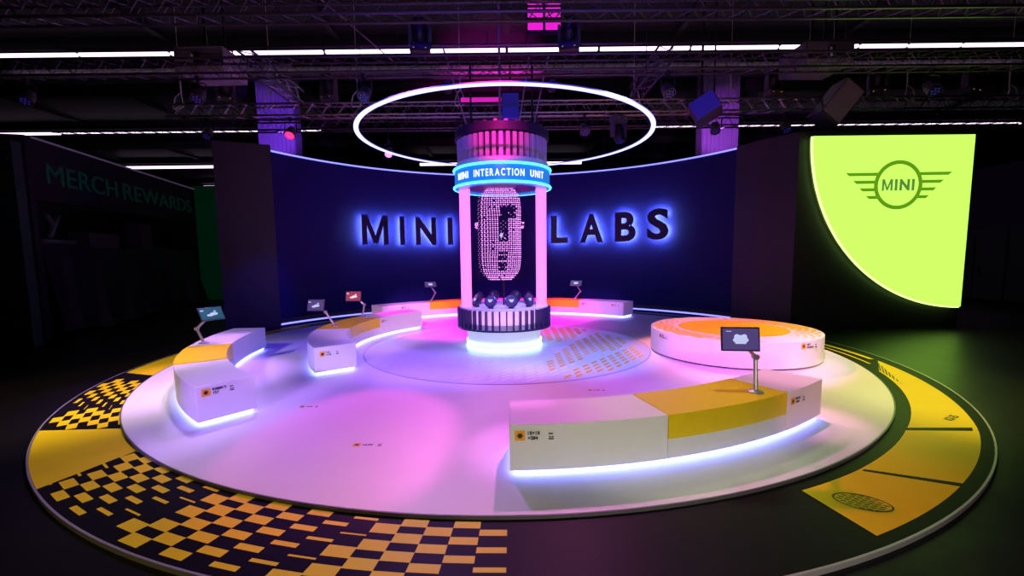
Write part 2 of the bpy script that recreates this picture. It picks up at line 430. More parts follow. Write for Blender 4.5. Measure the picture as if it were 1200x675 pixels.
# triangle with stripes near the far end of the third block
t0, t1, t2 = polar(6.12, 333.2, gz, RC), polar(6.36, 347.2, gz, RC), polar(6.10, 341, gz, RC)
for q in range(7):
    a, b = q / 7, (q + .55) / 7
    mb.add([t0.lerp(t1, a), t0.lerp(t1, b), t0.lerp(t2, b), t0.lerp(t2, a)], [(0, 1, 2, 3)])
mb.build('printed_mark', black_ink, stage)
# turntable disc with dash print
TC = (-.035, -.03); TR = 2.79
mb = MB(); mb.lathe([(TR, .0005), (TR, .006), (TR - .006, .008)], (TC[0], TC[1], 0), n=192); tt0 = thing('turntable', (TC[0], TC[1], .0005), 'thin round disc with orange dash pattern under the kiosk', 'turntable'); tt = mb.build('disc', disc_mat, tt0, smooth=True)
mb = MB(); mb.lathe([(TR + .001, .0005), (TR + .02, .0005), (TR + .02, .004), (TR + .001, .004)], (TC[0], TC[1], 0), n=192, close=True)
mb.build('edge_seam', mat('seam_grey', (.45, .42, .5), .4), tt0, smooth=True)
BANDS = [[(.69, 1.12), (1.04, 2.21), (1.94, 1.75), (1.38, .46), (.77, .12)],
         [(.64, -1.57), (1.18, -.17), (2.06, 1.26), (2.53, .39), (2.15, -.63), (1.67, -.75), (1.14, -1.6), (.73, -2.14)],
         [(.83, -2.44), (1.36, -1.61), (1.94, -.98), (2.53, -.24), (2.57, -.8), (2.09, -1.82), (1.47, -2.42), (1.05, -2.67)]]
def inside(p, poly):
    c = False
    for i in range(len(poly)):
        (x0, y0), (x1, y1) = poly[i - 1], poly[i]
        if (y0 > p[1]) != (y1 > p[1]) and p[0] < (x1 - x0) * (p[1] - y0) / (y1 - y0) + x0: c = not c
    return c
dm = [MB() for _ in range(len(BANDS) + 1)]
for ix in range(-15, 16):
    for iy in range(-16, 17):
        x = ix * .185; y = iy * .17 + (ix % 3) * .055
        r = math.hypot(x, y)
        if r < 1.0 or r > 2.66: continue
        hit = [k for k, b in enumerate(BANDS) if inside((x, y), b)]; col = 0 if hit else 1
        if col and (math.sin(math.atan2(y, x) * 6 + r * 4.5) < -.35): continue
        hw, sx, sy = (.055, .06, .075) if col == 0 else (.028, .065, .075)
        z = .0095; X, Y = TC[0] + x, TC[1] + y; 
        dm[hit[0] if hit else -1].add([(X - sx, Y - sy - hw, z), (X + sx, Y + sy - hw, z), (X + sx, Y + sy + hw, z), (X - sx, Y - sy + hw, z)], [(0, 1, 2, 3)])
for k, q in enumerate(dm): q.build('dash_graphic', dash_print if k < len(BANDS) else mat('dash_washed', (.90, .82, .90), .35), tt)  # pale dashes: light washing out the print is put into their colour
# small printed labels on the deck
def small_label(parent, origin, ux, uy, nrm, size, lines, name='label'):
    """orange square, text lines and a small icon; size = height of the square"""
    o = Vector(origin); ux = Vector(ux).normalized(); uy = Vector(uy).normalized(); nn = Vector(nrm).normalized()
    P = lambda x, y, dd=0: o + ux * (x * size) + uy * (y * size) + nn * (.0012 + dd)
    a = MB(); a.prism([P(0, 0), P(1, 0), P(1, 1), P(0, 1)], nn * .001)
    lab = a.build(name, yellow_lam if name == 'floor_label' else orange_print, parent)
    b = MB()
    for k in range(3):
        t = k * PI / 3; cx, cy = .5, .5; dx, dy = math.cos(t) * .3, math.sin(t) * .3; px, py = -dy * .25, dx * .25
        b.prism([P(cx - dx - px, cy - dy - py, .0012), P(cx + dx - px, cy + dy - py, .0012), P(cx + dx + px, cy + dy + py, .0012), P(cx - dx + px, cy - dy + py, .0012)], nn * .0008)
    b.build('printed_mark', black_ink, lab); b = MB()
    for i, l in enumerate(lines):
        hh = .36 if len(lines) > 1 else .5; y0 = (.58 - i * .5) if len(lines) > 1 else .25; wd = hh * text_geo(l, .02)[2] * 1.0
        add_text(b, l, lambda x, y, dd, y0=y0: P(1.25 + x, y0 + y, dd), wd, hh, .001, .03)
    b.build('printed_text', black_ink, lab); b = MB()
    for (x, y, w_, h_) in ((3.25, .62, .42, .12), (3.25, .1, .5, .12), (3.3, .3, .16, .12), (3.55, .3, .18, .12)):
        b.prism([P(x, y), P(x + w_, y), P(x + w_, y + h_), P(x, y + h_)], nn * .001)
    b.build('printed_icon', black_ink, lab)
    return lab
for (x, y, s_) in ((-2.56, -3.70, .06), (-1.50, -4.84, .075), (1.08, -3.16, .06)):
    small_label(stage, (x, y, .0002), (1, 0, 0), (0, 1, 0), (0, 0, 1), s_, ['12:06'], 'floor_label')

# ================================================================== BENCHES
BZ0, BZ1 = .055, .45
YD = .235
def bench(label, r0, r1, mods, name='curved_bench'):
    """mods: (a0, a1, kind); angles in degrees; kind w or y"""
    aa = min(m[0] for m in mods); ab = max(m[1] for m in mods); am = (aa + ab) / 2
    t = thing(name, polar((r0 + r1) / 2, am, 0), label, 'bench', None)
    for a0, a1, k in mods:
        g = .03
        if k == 'w':
            MB().arc(r0, r1, a0 + g, a1 - g, BZ0, BZ1).build('seat_module', white_lam, t, bevel=.006)
        else:
            MB().arc(r0 + .004, r1 - .004, a0 + g, a1 - g, BZ0, YD).arc(r0 + .03, r1 - .03, a0 + g, a1 - g, YD, BZ1 - .03).build('seat_module', white_lam, t, bevel=.004)
            s = MB(); n = 1
            s.arc(r0 - .002, r1 + .002, a0 + .01, a1 - .01, BZ1 - .025, BZ1 + .002)
            s.arc(r0 - .002, r0 + .025, a0 + .01, a1 - .01, YD, BZ1 - .025)
            s.arc(r1 - .025, r1 + .002, a0 + .01, a1 - .01, YD, BZ1 - .025)
            s.build('yellow_cover', yellow_lam, t)['label'] = 'yellow cover folded over the seat'
    da = .06 / r1 * 57.3
    MB().arc(r0 + .07, r1 - .07, aa + da * 1.2, ab - da * 1.2, .0, BZ0).build('plinth', white_lam, t)
    s = MB()
    i0, i1, a0, a1 = r0 + .035, r1 - .035, aa + da * .6, ab - da * .6
    s.arc(i0, i0 + .02, a0, a1, .022, .048); s.arc(i1 - .02, i1, a0, a1, .022, .048)
    s.arc(i0, i1, a0, a0 + .25, .022, .048); s.arc(i0, i1, a1 - .25, a1, .022, .048)
    s.build('led_strip', led_cool, t)['label'] = 'glowing blue-white light strip'
    return t
bA = bench('large front right bench with a yellow middle section and glowing underside', 4.87, 5.47, [(-89.7, -75.2, 'w'), (-75.2, -59.6, 'y'), (-59.6, -51.0, 'w')])
bB = bench('far left bench with orange-yellow section, ending near the yellow checkered border', 4.87, 5.47, [(-177.2, -157.6, 'w'), (-157.6, -142.6, 'y'), (-142.6, -127.6, 'w')])
bC = bench('inner left bench curving around the turntable, with two tablets on its orange section', 3.12, 3.76, [(135.6, 161, 'w'), (161, 188.6, 'y'), (188.6, 217.8, 'w')])
bD = bench('long rear bench along the dark blue wall behind the kiosk', 4.87, 5.47, [(48.0, 64.5, 'w'), (64.5, 80, 'y'), (80, 105, 'w'), (105, 119.5, 'y'), (119.5, 137, 'w')])
def face_label(t, r, ang, z, size, lines, outward=True):
    """label on a curved face; ang = its left end as read"""
    n_ = polar(1, ang, 0) * (1 if outward else -1)
    ux = Vector((-n_.y, n_.x, 0)); o = polar(r, ang, z)
    small_label(t, o + n_ * (.004), ux, (0, 0, 1), n_, size, lines)
def end_label(t, ang, r, z, size, lines, sgn, side):
    """label on the flat end of a bench; side = +1 if the end faces growing angle"""
    tn = Vector((-math.sin(R(ang)), math.cos(R(ang)), 0)) * side
    rad = polar(1, ang, 0); ux = rad * sgn; o = polar(r, ang, z) + tn * .002
    small_label(t, o, ux, (0, 0, 1), tn, size, lines)
face_label(bA, 5.471, -89.2, .315, .085, ['18\u00d718', '\u00d7284'])
face_label(bA, 5.471, -58.9, .31, .07, ['18\u00d718', '\u00d7284'])
face_label(bC, 3.119, 160, .33, .055, ['12\u00d718', '\u00d7142'], False)
face_label(bD, 4.869, 130, .33, .06, ['12\u00d718', '\u00d7142'], False)
face_label(bD, 4.869, 63.4, .33, .06, ['12\u00d718', '\u00d7142'], False)
face_label(bD, 4.869, 52.4, .33, .06, ['12\u00d718', '\u00d7142'], False)
end_label(bB, -127.63, 5.42, .33, .085, ['KIBBK\u2019S', '757'], -1, 1)
end_label(bC, 217.77, 3.68, .30, .075, ['\u00d712', '\u00d7142'], -1, 1)

# round podium ------------------------------------------------------------
PC = (4.13, -.86); PR = 1.42
pod = thing('round_podium', (PC[0], PC[1], 0), 'low round white podium with an orange disc and checkered rim on top', 'podium')
MB().lathe([(PR, .03), (PR, BZ1 - .012), (PR - .004, BZ1 - .004), (PR - .012, BZ1)], (PC[0], PC[1], 0), n=128).build('drum', white_lam, pod, smooth=True)
MB().lathe([(PR - .07, 0), (PR - .07, .03)], (PC[0], PC[1], 0), n=96).build('plinth', black_vinyl, pod, smooth=True)
mb = MB(); mb.lathe([(.93, BZ1 + .0005), (.93, BZ1 + .002)], (PC[0], PC[1], 0), n=96)
for i in range(52):
    a = i * 360 / 52
    for q in range(4):
        r = 1.015 + q * .112 + (.056 if i % 2 else 0)
        s_ = (math.cos(R(2 * a - 30)) + 1) / 2            # the checks fade out towards the front and the back
        dt = .088 * min(1, .25 + s_ * .9); ha = 360 / 104 * min(1, .35 + s_ * .75)
        if r + dt / 2 > PR - .012 or s_ < .08: continue
        mb.add([polar(r - dt / 2, a - ha, BZ1 + .002, PC), polar(r + dt / 2, a - ha, BZ1 + .002, PC), polar(r + dt / 2, a + ha, BZ1 + .002, PC), polar(r - dt / 2, a + ha, BZ1 + .002, PC)], [(0, 1, 2, 3)])
mb.build('top_graphic', mat('podium_orange', (.95, .66, .015), .35), pod)
for ang, sz in ((-73, .085), (-171, .07)):
    n_ = polar(1, ang, 0); small_label(pod, Vector((PC[0], PC[1], .33)) + n_ * (PR + .001), (-n_.y, n_.x, 0), (0, 0, 1), n_, sz, ['ART', 'SOUND'])

# ================================================================== KIOSK
KC = (-.10, 0.0)
ki = thing('round_kiosk', (KC[0], KC[1], 0), 'tall cylindrical kiosk with two glowing pink columns in the middle of the stage', 'kiosk')
K = (KC[0], KC[1], 0)
MB().lathe([(.74, .009), (.74, .43)], K, n=96).build('base_drum', mat('base_white', (.8, .82, .85), .4, emit=(.65, .75, 1), strength=.4), ki, smooth=True)
mb = MB()
mb.lathe([(.742, .012), (.765, .012), (.765, .045), (.742, .045)], K, n=96, close=True)
mb.lathe([(.742, .115), (.765, .115), (.765, .15), (.742, .15)], K, n=96, close=True)
mb.build('base_light_ring', led_base, ki, smooth=True)
MB().lathe([(.70, .43), (.84, .44), (.84, .80), (.90, .80), (.90, .825), (.70, .825)], K, n=96, close=True).build('console_deck', mat('deck_white', (.82, .78, .82), .4), ki, smooth=True)
MB().lathe([(.05, .80), (.72, .80), (.72, .822), (.05, .822)], K, n=96, close=True).build('deck_plate', mat('deck_white', (.82, .78, .82), .4), ki, smooth=True)
mb = MB()
for i in range(44):
    a = 360 / 44 * (i + .5); rot = Matrix.Rotation(R(a), 3, 'Z')
    c = polar(.905, a, .605, KC); mb.box(c, (.085, .024, .39), rot)
mb.lathe([(.864, .41), (.94, .41), (.94, .44), (.864, .44)], K, n=96, close=True)
mb.build('fin_ring', mat('fin_violet', (.035, .015, .09), .35), ki)
MB().lathe([(.841, .53), (.85, .53), (.85, .795), (.841, .795)], K, n=96, close=True).build('light_drum', mat('drum_glow', (.8, .7, .8), .4, emit=(.95, .45, 1), strength=.75), ki, smooth=True)
mb = MB()
for sx in (-.757, .765):
    p = []
    for q in range(24):
        t = 2 * PI * q / 24; ex = .5
        cx = math.copysign(abs(math.cos(t)) ** ex, math.cos(t)) * .105; cy = math.copysign(abs(math.sin(t)) ** ex, math.sin(t)) * .06
        p.append((KC[0] + sx + cx, KC[1] + cy, .82))
    mm = MB(); mm.prism(p, (0, 0, 3.17 - .82)); mm.build('light_column', led_pink, ki, smooth=True)
MB().lathe([(.72, 3.13), (.935, 3.13), (.935, 3.50), (.72, 3.50)], K, n=96, close=True).build('header_band', band_blue, ki, smooth=True)
MB().lathe([(.0, 3.15), (.72, 3.15), (.72, 3.17), (.0, 3.17)], K, n=64).build('header_soffit', mat('soffit_blue', (.02, .02, .12), .4), ki, smooth=True)
mb = MB()
for z in (3.145, 3.475): mb.tube([(KC[0] + .95 * math.cos(2 * PI * q / 96), KC[1] + .95 * math.sin(2 * PI * q / 96), z) for q in range(96)], .024, 8, closed=True)
mb.build('neon_ring', led_cyan, ki, smooth=True)
mb = MB()
def bendfn(x, y, dd):
    a = -90 + (x - .98) / .955 * 57.3
    return polar(.938 + dd, a - 1.5, 3.245 + y, KC)
# each word separately so that the spacing stays wide
for wd, x0, ww in (('MINI', 0.0, .33), ('INTERACTION', .47, .97), ('UNIT', 1.57, .36)):
    add_word(mb, wd, lambda x, y, dd, x0=x0: bendfn(x0 + x, y, dd), ww, .125, .006, .012, .34); mb.build('header_lettering', led_text, ki); mb = MB()
MB().lathe([(.70, 3.50), (.90, 3.50), (.90, 3.60), (.80, 3.63), (.70, 3.63)], K, n=96, close=True).build('crown_collar', mat('crown_pink', (.75, .55, .75), .4), ki, smooth=True)
MB().lathe([(.78, 3.60), (.78, 4.16), (.0, 4.16)], K, n=64).build('crown_core', mat('core_dark', (.03, .012, .06), .5), ki, smooth=True)
mb = MB()
for i in range(44):
    a = 360 / 44 * i; rot = Matrix.Rotation(R(a), 3, 'Z'); mb.box(polar(.855, a, 3.815, KC), (.05, .072, .43), rot)
mb.build('crown_slats', mat('crown_slat', (.55, .40, .62), .35), ki)
mb = MB(); mb.lathe([(.76, 4.05), (.92, 4.05), (.92, 4.20), (.76, 4.20)], K, n=64, close=True)
mb.build('crown_rim', mat('core_dark', (.03, .012, .06), .5), ki, smooth=True)
mb = MB()
for i in range(30):
    a = 12 * i; mb.box(polar(.90, a, 4.215, KC), (.03, .06, .03), Matrix.Rotation(R(a), 3, 'Z'))
mb.build('crown_clips', truss_alu, ki)
for s_ in (-1, 1):
    mb = MB(); mb.tube([(KC[0] + s_ * .6, KC[1], 4.2), (KC[0] + s_ * .6, KC[1], 5.5)], .02, 8); mb.build('hanger', steel_black, ki)
# consoles around the deck: tilted round heads on short stems
def console(ang):
    c = polar(.60, ang, .82, KC); o = polar(1, ang, 0)
    s = MB(); s.tube([c, c + Vector((0, 0, .07))], .05, 12)
    tilt = (o * .95 + Vector((0, 0, .42))).normalized(); rot = Vector((0, 0, 1)).rotation_difference(tilt).to_matrix()
    h = c + Vector((0, 0, .13))
    s.lathe([(.03, -.07), (.09, -.05), (.125, 0), (.125, .035), (.105, .045)], h, 28, rot)
    con = s.build('console', plastic_dark, ki, smooth=True)
    s = MB(); s.lathe([(.10, .0452), (.10, .047)], h, 28, rot); s.build('console_screen', mat('console_glass', (.02, .02, .06), .1, emit=(.10, .05, .35), strength=.5), con)
    s = MB(); side = Vector((-o.y, o.x, 0)); up = tilt.cross(side)
    if up.z < 0: up = -up
    q = h + tilt * .048
    k = random.random()
    s.prism([q - side * .055 + up * .03, q + side * .055 + up * .03, q + side * .02 - up * .025, q - side * .02 - up * .025], tilt * .002)
    s.build('console_icon', screen_pic, con)
for a in (-152, -113, -76, -36, 28, 66, 112, 152): console(a)
# light-point car standing upright in the middle of the kiosk
car = thing('light_point_model', (KC[0], KC[1], .825), 'upright car shape made of pink glowing dots inside the kiosk', 'light sculpture')
mb = MB(); wire = MB()
cz = 2.27; hh = .92; cosr, sinr = math.cos(R(-22)), math.sin(R(-22))
def body(u, v):
    """u across -1..1, v along -1..1 -> local x, depth, z"""
    z = v * hh
    wmax = .46 * (1 - abs(v) ** 7 * .42)
    if v > .86 or v < -.90: wmax *= .96
    x = u * wmax
    dep = .34 * max(0, (1 - abs(u) ** 3.2)) ** .5 * (1 - abs(v) ** 5 * .55)
    cab = max(0, 1 - ((v - .02) / .52) ** 4) * max(0, 1 - (abs(u) / .8) ** 3)
    return x, dep + .12 * cab, z
def octa(mb, p, r):
    mb.add([p + Vector(d) * r for d in ((1, 0, 0), (-1, 0, 0), (0, 1, 0), (0, -1, 0), (0, 0, 1), (0, 0, -1))],
           [(0, 2, 4), (2, 1, 4), (1, 3, 4), (3, 0, 4), (2, 0, 5), (1, 2, 5), (3, 1, 5), (0, 3, 5)])
NU, NV = 20, 46
for i in range(NU):
    u = -1 + 2 * i / (NU - 1)
    for j in range(NV):
        v = -1 + 2 * j / (NV - 1)
        x, dpt, z = body(u, v)
        glass = (-.12 < u < .62 and .30 < v < .56) or (-.2 < u < .18 and -.18 < v < .34) or (-.18 < u < .2 and -.78 < v < -.42 and (j % 3))
        if glass and random.random() < .97: continue
        if random.random() < .02: continue
        for sgn in ((-1, 1) if abs(u) < .98 else (1,)):
            px = x * cosr + sgn * dpt * .5 * sinr; py = -x * sinr * 0 + sgn * dpt * .5
            if sgn > 0 and (i + j) % 2: continue
            octa(mb, Vector((KC[0] - .07 + px, KC[1] + py, cz + z)), (.017 if j % 2 else .014) if sgn < 0 else .008)
for sx in (-1, 1):                               # mirrors
    for k in range(18):
        octa(mb, Vector((KC[0] - .07 + sx * (.43 + random.uniform(0, .06)), KC[1] + random.uniform(-.04, .04), cz + .16 + random.uniform(-.06, .06))), .011)
mb.build('light_points', point_pink, car)
for i in range(0, NU, 2):
    u = -1 + 2 * i / (NU - 1); x, dpt, z = body(u, 0)
    wire.tube([(KC[0] - .07 + x * cosr - dpt * .5 * sinr, KC[1] - dpt * .5, 1.33), (KC[0] - .07 + x * cosr - dpt * .5 * sinr, KC[1] - dpt * .5, 3.15)], .0025, 4)
wire.build('strands', steel_black, car)
mb = MB(); e = Vector((KC[0] - .03, KC[1] - .28, 2.22))
mb.prism([e + Vector((0, 0, .06)), e + Vector((.035, 0, 0)), e + Vector((0, 0, -.06)), e + Vector((-.035, 0, 0))], (0, .01, 0)); mb.build('emblem', screen_pic, car)
# a small pedestal post carrying the sculpture
MB().tube([(KC[0], KC[1] + .05, .822), (KC[0], KC[1] + .05, 1.36)], .02, 10).build('post', steel_black, car)

# hoop ---------------------------------------------------------------------
HC = (-.03, .04, 4.13); HR = 2.79
hp = thing('light_hoop', (HC[0], HC[1], HC[2]), 'large thin glowing white ring hanging around the top of the kiosk', 'ring light')
MB().lathe([(HR - .036, 4.155), (HR + .036, 4.155), (HR + .036, 4.133), (HR - .036, 4.133)], (HC[0], HC[1], 0), n=160, close=True).build('ring_profile', mat('hoop_alu', (.5, .48, .55), .4, metal=.5), hp, smooth=True)
MB().lathe([(HR - .04, 4.118), (HR + .04, 4.118), (HR + .04, 4.134), (HR - .04, 4.134)], (HC[0], HC[1], 0), n=160, close=True).build('ring_diffuser', led_hoop, hp, smooth=True)
for a in (35, 145, 215, 325):
    p = polar(HR, a, 4.15, HC[:2]); MB().tube([p, p + Vector((0, 0, 1.32))], .006, 6).build('suspension_wire', steel_black, hp)

# ================================================================== WALL LETTERS
sign = thing('wall_sign', (WC[0], WC[1] + WR, 2.7), 'large dark capital letters with blue halo light spread across the curved wall', 'sign')
LET = [('M', 129.23, .86, 2.22, 3.17), ('I', 121.66, .155, 2.22, 3.16), ('N', 114.9, .70, 2.22, 3.16), ('I', 107.86, .18, 2.22, 3.16),
       ('L', 75.64, .60, 2.24, 3.20), ('A', 66.28, .80, 2.24, 3.21), ('B', 56.63, .70, 2.25, 3.22), ('S', 47.61, .70, 2.27, 3.25)]
for ch, a, wd, z0, z1 in LET:
    nrm = -polar(1, a, 0); ux = Vector((-nrm.y, nrm.x, 0)); cc = polar(WR, a, 0, WC)
    so = .12 + (wd / 2) ** 2 / (2 * WR)
    f = lambda x, y, dd: cc + nrm * (so + dd) + ux * (x - wd / 2) + Vector((0, 0, z0 + y))
    b = MB(); add_text(b, ch, f, wd, z1 - z0, .05, .035)
    L = b.build('letter', mat('letter_black', (.014, .010, .03), .4), sign)
    b = MB(); ins = .046 if ch != 'I' else .03; hh_ = z1 - z0 - 2 * ins; hw = wd - 2 * ins
    if ch == 'M':
        H_ = z1 - z0
        for (xa, ya, xb, yb) in ((.09, .05, .09, .95), (.91, .05, .91, .95), (.12, .88, .5, .19), (.88, .88, .5, .19)):
            dx = .03 * wd
            b.prism([f(xa * wd - dx, ya * H_, -.012), f(xa * wd + dx, ya * H_, -.012), f(xb * wd + dx, yb * H_, -.012), f(xb * wd - dx, yb * H_, -.012)], nrm * .011)
    else: add_text(b, ch, lambda x, y, dd: f(x + ins, y + ins, -.012 + dd), hw, hh_, .011, .0)
    h = b.build('halo_light', led_letter, L); h['label'] = 'blue light on the back of the letter'

# ================================================================== LIGHTBOX
lb = thing('quarter_round_lightbox', (9.2, PY - .1, 2.5), 'tall quarter-round yellow-green lightbox with winged round emblem on the black wall', 'lightbox')
pts = [(11.03, PY, 4.55)] + [(11.03 - 3.80 * math.cos(R(t)), PY, 4.55 - 4.08 * math.sin(R(t))) for t in range(0, 91, 2)]
fy = PY - .19
mb = MB(); mb.prism([(x, PY - .002, z) for x, y, z in pts], (0, -.16, 0)); mb.build('box_frame', mat('frame_lime', (.35, .5, .10), .4), lb)
mb = MB(); mb.prism([(x, fy + .03, z) for x, y, z in pts], (0, -.03, 0)); mb.build('light_fabric', light_fabric, lb)
edge = [(11.03 - 3.81 * math.cos(R(t)), PY - .10, 4.55 - 4.09 * math.sin(R(t))) for t in range(0, 91, 2)]
mb = MB(); mb.tube([(x, fy + .06, z - 0.0) for x, y, z in edge], .028, 6); mb.build('edge_light', light_edge, lb, smooth=True)
lc = Vector((9.287, fy, 3.40)); rx = Vector((1, 0, .004)); rz = Vector((0, 0, 1))
LP = lambda x, z, y=0: lc + rx * x + rz * z + Vector((0, -.004 - y, 0))
mb = MB(); vs = []
for k in range(64):
    t = 2 * PI * k / 64
    for r in (.575, .485): vs.append(LP(r * math.cos(t), r * math.sin(t)))
vs += [v + Vector((0, .003, 0)) for v in vs]
for k in range(64):
    a, b_, c_, d_ = 2 * k, 2 * k + 1, (2 * k + 3) % 128, (2 * k + 2) % 128
    mb.f.append([a, b_, c_, d_]); mb.m.append(0); mb.f.append([a + 128, d_ + 128, c_ + 128, b_ + 128]); mb.m.append(0)
    mb.f.append([a, d_, d_ + 128, a + 128]); mb.m.append(0); mb.f.append([b_, b_ + 128, c_ + 128, c_]); mb.m.append(0)
mb.v = [tuple(v) for v in vs]
for z, xo, cut in ((.255, 1.265, .085), (.072, 1.08, .085), (-.105, .92, .08), (-.285, .755, .08)):
    xi = math.sqrt(max(.01, .53 ** 2 - z * z)); t = .037
    for s_ in (-1, 1):
        mb.prism([LP(s_ * xi, z + t), LP(s_ * xo, z + t), LP(s_ * (xo - cut), z - t), LP(s_ * xi, z - t)], (0, .003, 0))
mb.build('emblem_wings', logo_print, lb)
mb = MB(); add_word(mb, 'MINI', lambda x, y, dd: LP(-.385 + x, -.135 + y, dd), .77, .27, .003, .045, .2); mb.build('emblem_word', logo_word, lb)

# ================================================================== TABLETS on arms
def rotz(a): return Matrix.Rotation(a, 3, 'Z')
TAB_LBL = []
def tablet(base, elbow, scr, label, face, tilt=.25, w=.35, h=.235, sm=None, picture='blob', pm=None):
    b = Vector(base); t = thing('tablet_stand', b, label, 'tablet', 'tablets on bent arms')
    MB().lathe([(.075, 0), (.075, .012), (.06, .02), (.03, .03)], b, 24).build('base', arm_mat, t, smooth=True)
    e = Vector(elbow); s = Vector(scr)
    q = MB(); q.tube([b + Vector((0, 0, .01)), b.lerp(e, .5), e], [.022, .02, .02], 10); q.build('lower_arm', arm_mat, t, smooth=True)
    f = Vector(face).normalized(); rot = f.to_track_quat('Y', 'Z').to_matrix() @ Matrix.Rotation(tilt, 3, 'X')
    back = s - (rot @ Vector((0, 1, 0))) * .03
    q = MB(); q.tube([e, e.lerp(back, .5), back], .018, 10); q.lathe([(.028, -.03), (.028, .03)], e, 12, Matrix.Rotation(PI / 2, 3, 'X')); q.build('upper_arm', arm_mat, t, smooth=True)
    q = MB(); q.box(s, (w, .022, h), rot); body_ = q.build('tablet_case', plastic_dark, t, bevel=.006)
    q = MB(); q.box(s + rot @ Vector((0, .012, 0)), (w - .03, .003, h - .03), rot); sc = q.build('screen', sm or screen_mat, t)
    q = MB(); g = s + rot @ Vector((0, .0145, 0))
    PP = lambda x, z: g + rot @ Vector((-x, 0, z))
    def disc(cx, cz_, rx_, rz_, nn=18):
        q.prism([PP(cx + rx_ * math.cos(2 * PI * k / nn), cz_ + rz_ * math.sin(2 * PI * k / nn)) for k in range(nn)], rot @ Vector((0, .0008, 0)))
    if picture == 'blob':
        disc(0, -.008, .072, .036); q.box(PP(0, -.036), (.10, .001, .02), rot); disc(-.034, .024, .026, .024); disc(.034, .024, .026, .024); disc(0, .02, .03, .02)
        q.box(PP(-.11, .075), (.05, .001, .006), rot)
    else:
        disc(0.03, -.01, .06, .026); disc(-.03, -.03, .05, .02); disc(.055, .035, .022, .012); q.box(PP(-.13, .06), (.05, .001, .02), rot)
    q.build('screen_picture', pm or screen_pic, sc)
    return t
tablet((2.465, -4.70, .452), (2.47, -4.66, .80), (2.28, -4.72, .99), 'tablet on a bent arm standing on the yellow part of the large front right bench', (-.12, -1, .05), .12, .36, .235)
tablet((-4.99, -1.82, .452), (-5.10, -1.80, .69), (-4.83, -1.82, .935), 'tablet on a bent arm standing on the far left bench', (.95, -.55, .25), .35, .36, .24, screen_teal, 'art')
tablet((-3.50, -.16, .452), (-3.68, -.15, .74), (-3.86, -.17, .88), 'front one of two tablets on the inner left bench, nearer the white bench end', (-.15, -1, .1), .15, .36, .24, screen_mat, 'art')
tablet((-3.42, 1.25, .452), (-3.37, 1.25, .73), (-3.60, 1.22, .93), 'rear one of two tablets on the inner left bench, with a bright reddish screen', (0, -1, .1), .15, .36, .24, screen_red, 'art', E('screen_pale', (1, .75, .8), 1.0))
tablet((-2.45, 4.72, .452), (-2.32, 4.74, .70), (-2.46, 4.72, .96), 'tablet on the rear bench just left of the kiosk', (.35, -1, .4), .5, .36, .24, screen_mat, 'blob')
tablet((2.02, 4.78, .452), (2.20, 4.76, .70), (2.06, 4.74, .95), 'tablet on the rear bench to the right of the kiosk', (-.35, -1, .4), .5, .36, .24, screen_teal, 'blob')

# ================================================================== RIG: trusses
def truss(p0, p1, s, label, material, name='lighting_truss', pitch=.42):
    p0 = Vector(p0); p1 = Vector(p1); d = (p1 - p0); Ln = d.length; d.normalize()
    sd = Vector((0, 0, 1)).cross(d).normalized(); up = Vector((0, 0, 1))
    t = thing(name, p0.lerp(p1, .5), label, 'truss', None)
    cs = [p0 + sd * a * s / 2 + up * b * s / 2 for a, b in ((-1, -1), (1, -1), (1, 1), (-1, 1))]
    for c in cs: MB().tube([c, c + d * Ln], .025, 6).build('chord', material, t, smooth=True)
    mb = MB(); n = int(Ln / pitch)
    for k in range(4):
        a, b = cs[k], cs[(k + 1) % 4]
        for i in range(n):
            q0 = a + d * (Ln * i / n); q1 = b + d * (Ln * (i + .5) / n); q2 = a + d * (Ln * (i + 1) / n)
            mb.tube([q0, q1, q2], .010, 4, cap=False)
    mb.build('lacing', material, t)
    return t
TS = .29
tA = truss((-8.8, 2.95, 5.63), (14.2, 2.95, 5.63), TS, 'rear lighting truss running across above the kiosk, its zigzag lacing clearly visible', truss_alu)
tB = truss((-11, .45, 5.68), (14, .45, 5.68), TS, 'middle lighting truss passing above the glowing ring, dim and dark', truss_dark)
tC = truss((-9, -1.6, 5.72), (11, -1.6, 5.72), TS, 'front lighting truss along the top edge of the picture', truss_dark)
truss((-5.4, .6, 5.95), (-5.4, 2.9, 5.95), TS, 'short truss bridging to the rear truss left of the glowing ring', truss_alu)
truss((3.3, .6, 5.95), (3.3, 2.9, 5.95), TS, 'short truss bridging to the rear truss right of the glowing ring', truss_dark)
truss((-14, 5.2, 5.9), (16, 5.2, 5.9), TS, 'farthest dark truss behind the others, above the curved wall', truss_dark)
truss((16.0, 12.5, 6.4), (30.0, 12.5, 6.4), TS, 'distant truss at the far right beyond the yellow-green lightbox', truss_dark)
# pipes and cables under the roof
def pipe(pts, r, label, m_=truss_dark, name='rigging_pipe', cat='pipe'):
    o = MB().tube(pts, r, 8).build(name, m_, smooth=True, loc=pts[0]); return tag(o, label, cat)
lit_pipe = mat('pipe_magenta_lit', (.5, .25, .45), .4, metal=.3)  # magenta light is put into the base colour of the pipes
pipe([(-.18, 2.2, 4.9), (-.18, 2.2, 9.4)], .03, 'vertical pipe above the kiosk lit magenta', lit_pipe)
pipe([(-1.55, 2.2, 6.9), (-1.0, 2.6, 5.0)], .02, 'slanted thin pipe at the left above the kiosk lit magenta', lit_pipe)
pipe([(.55, 2.2, 6.6), (.25, 2.55, 4.9)], .02, 'slanted thin pipe just right of the kiosk top, inside the glowing ring', lit_pipe)
pipe([(1.0, 2.2, 6.6), (.62, 2.55, 4.9)], .02, 'second slanted thin pipe right of the kiosk top', lit_pipe)
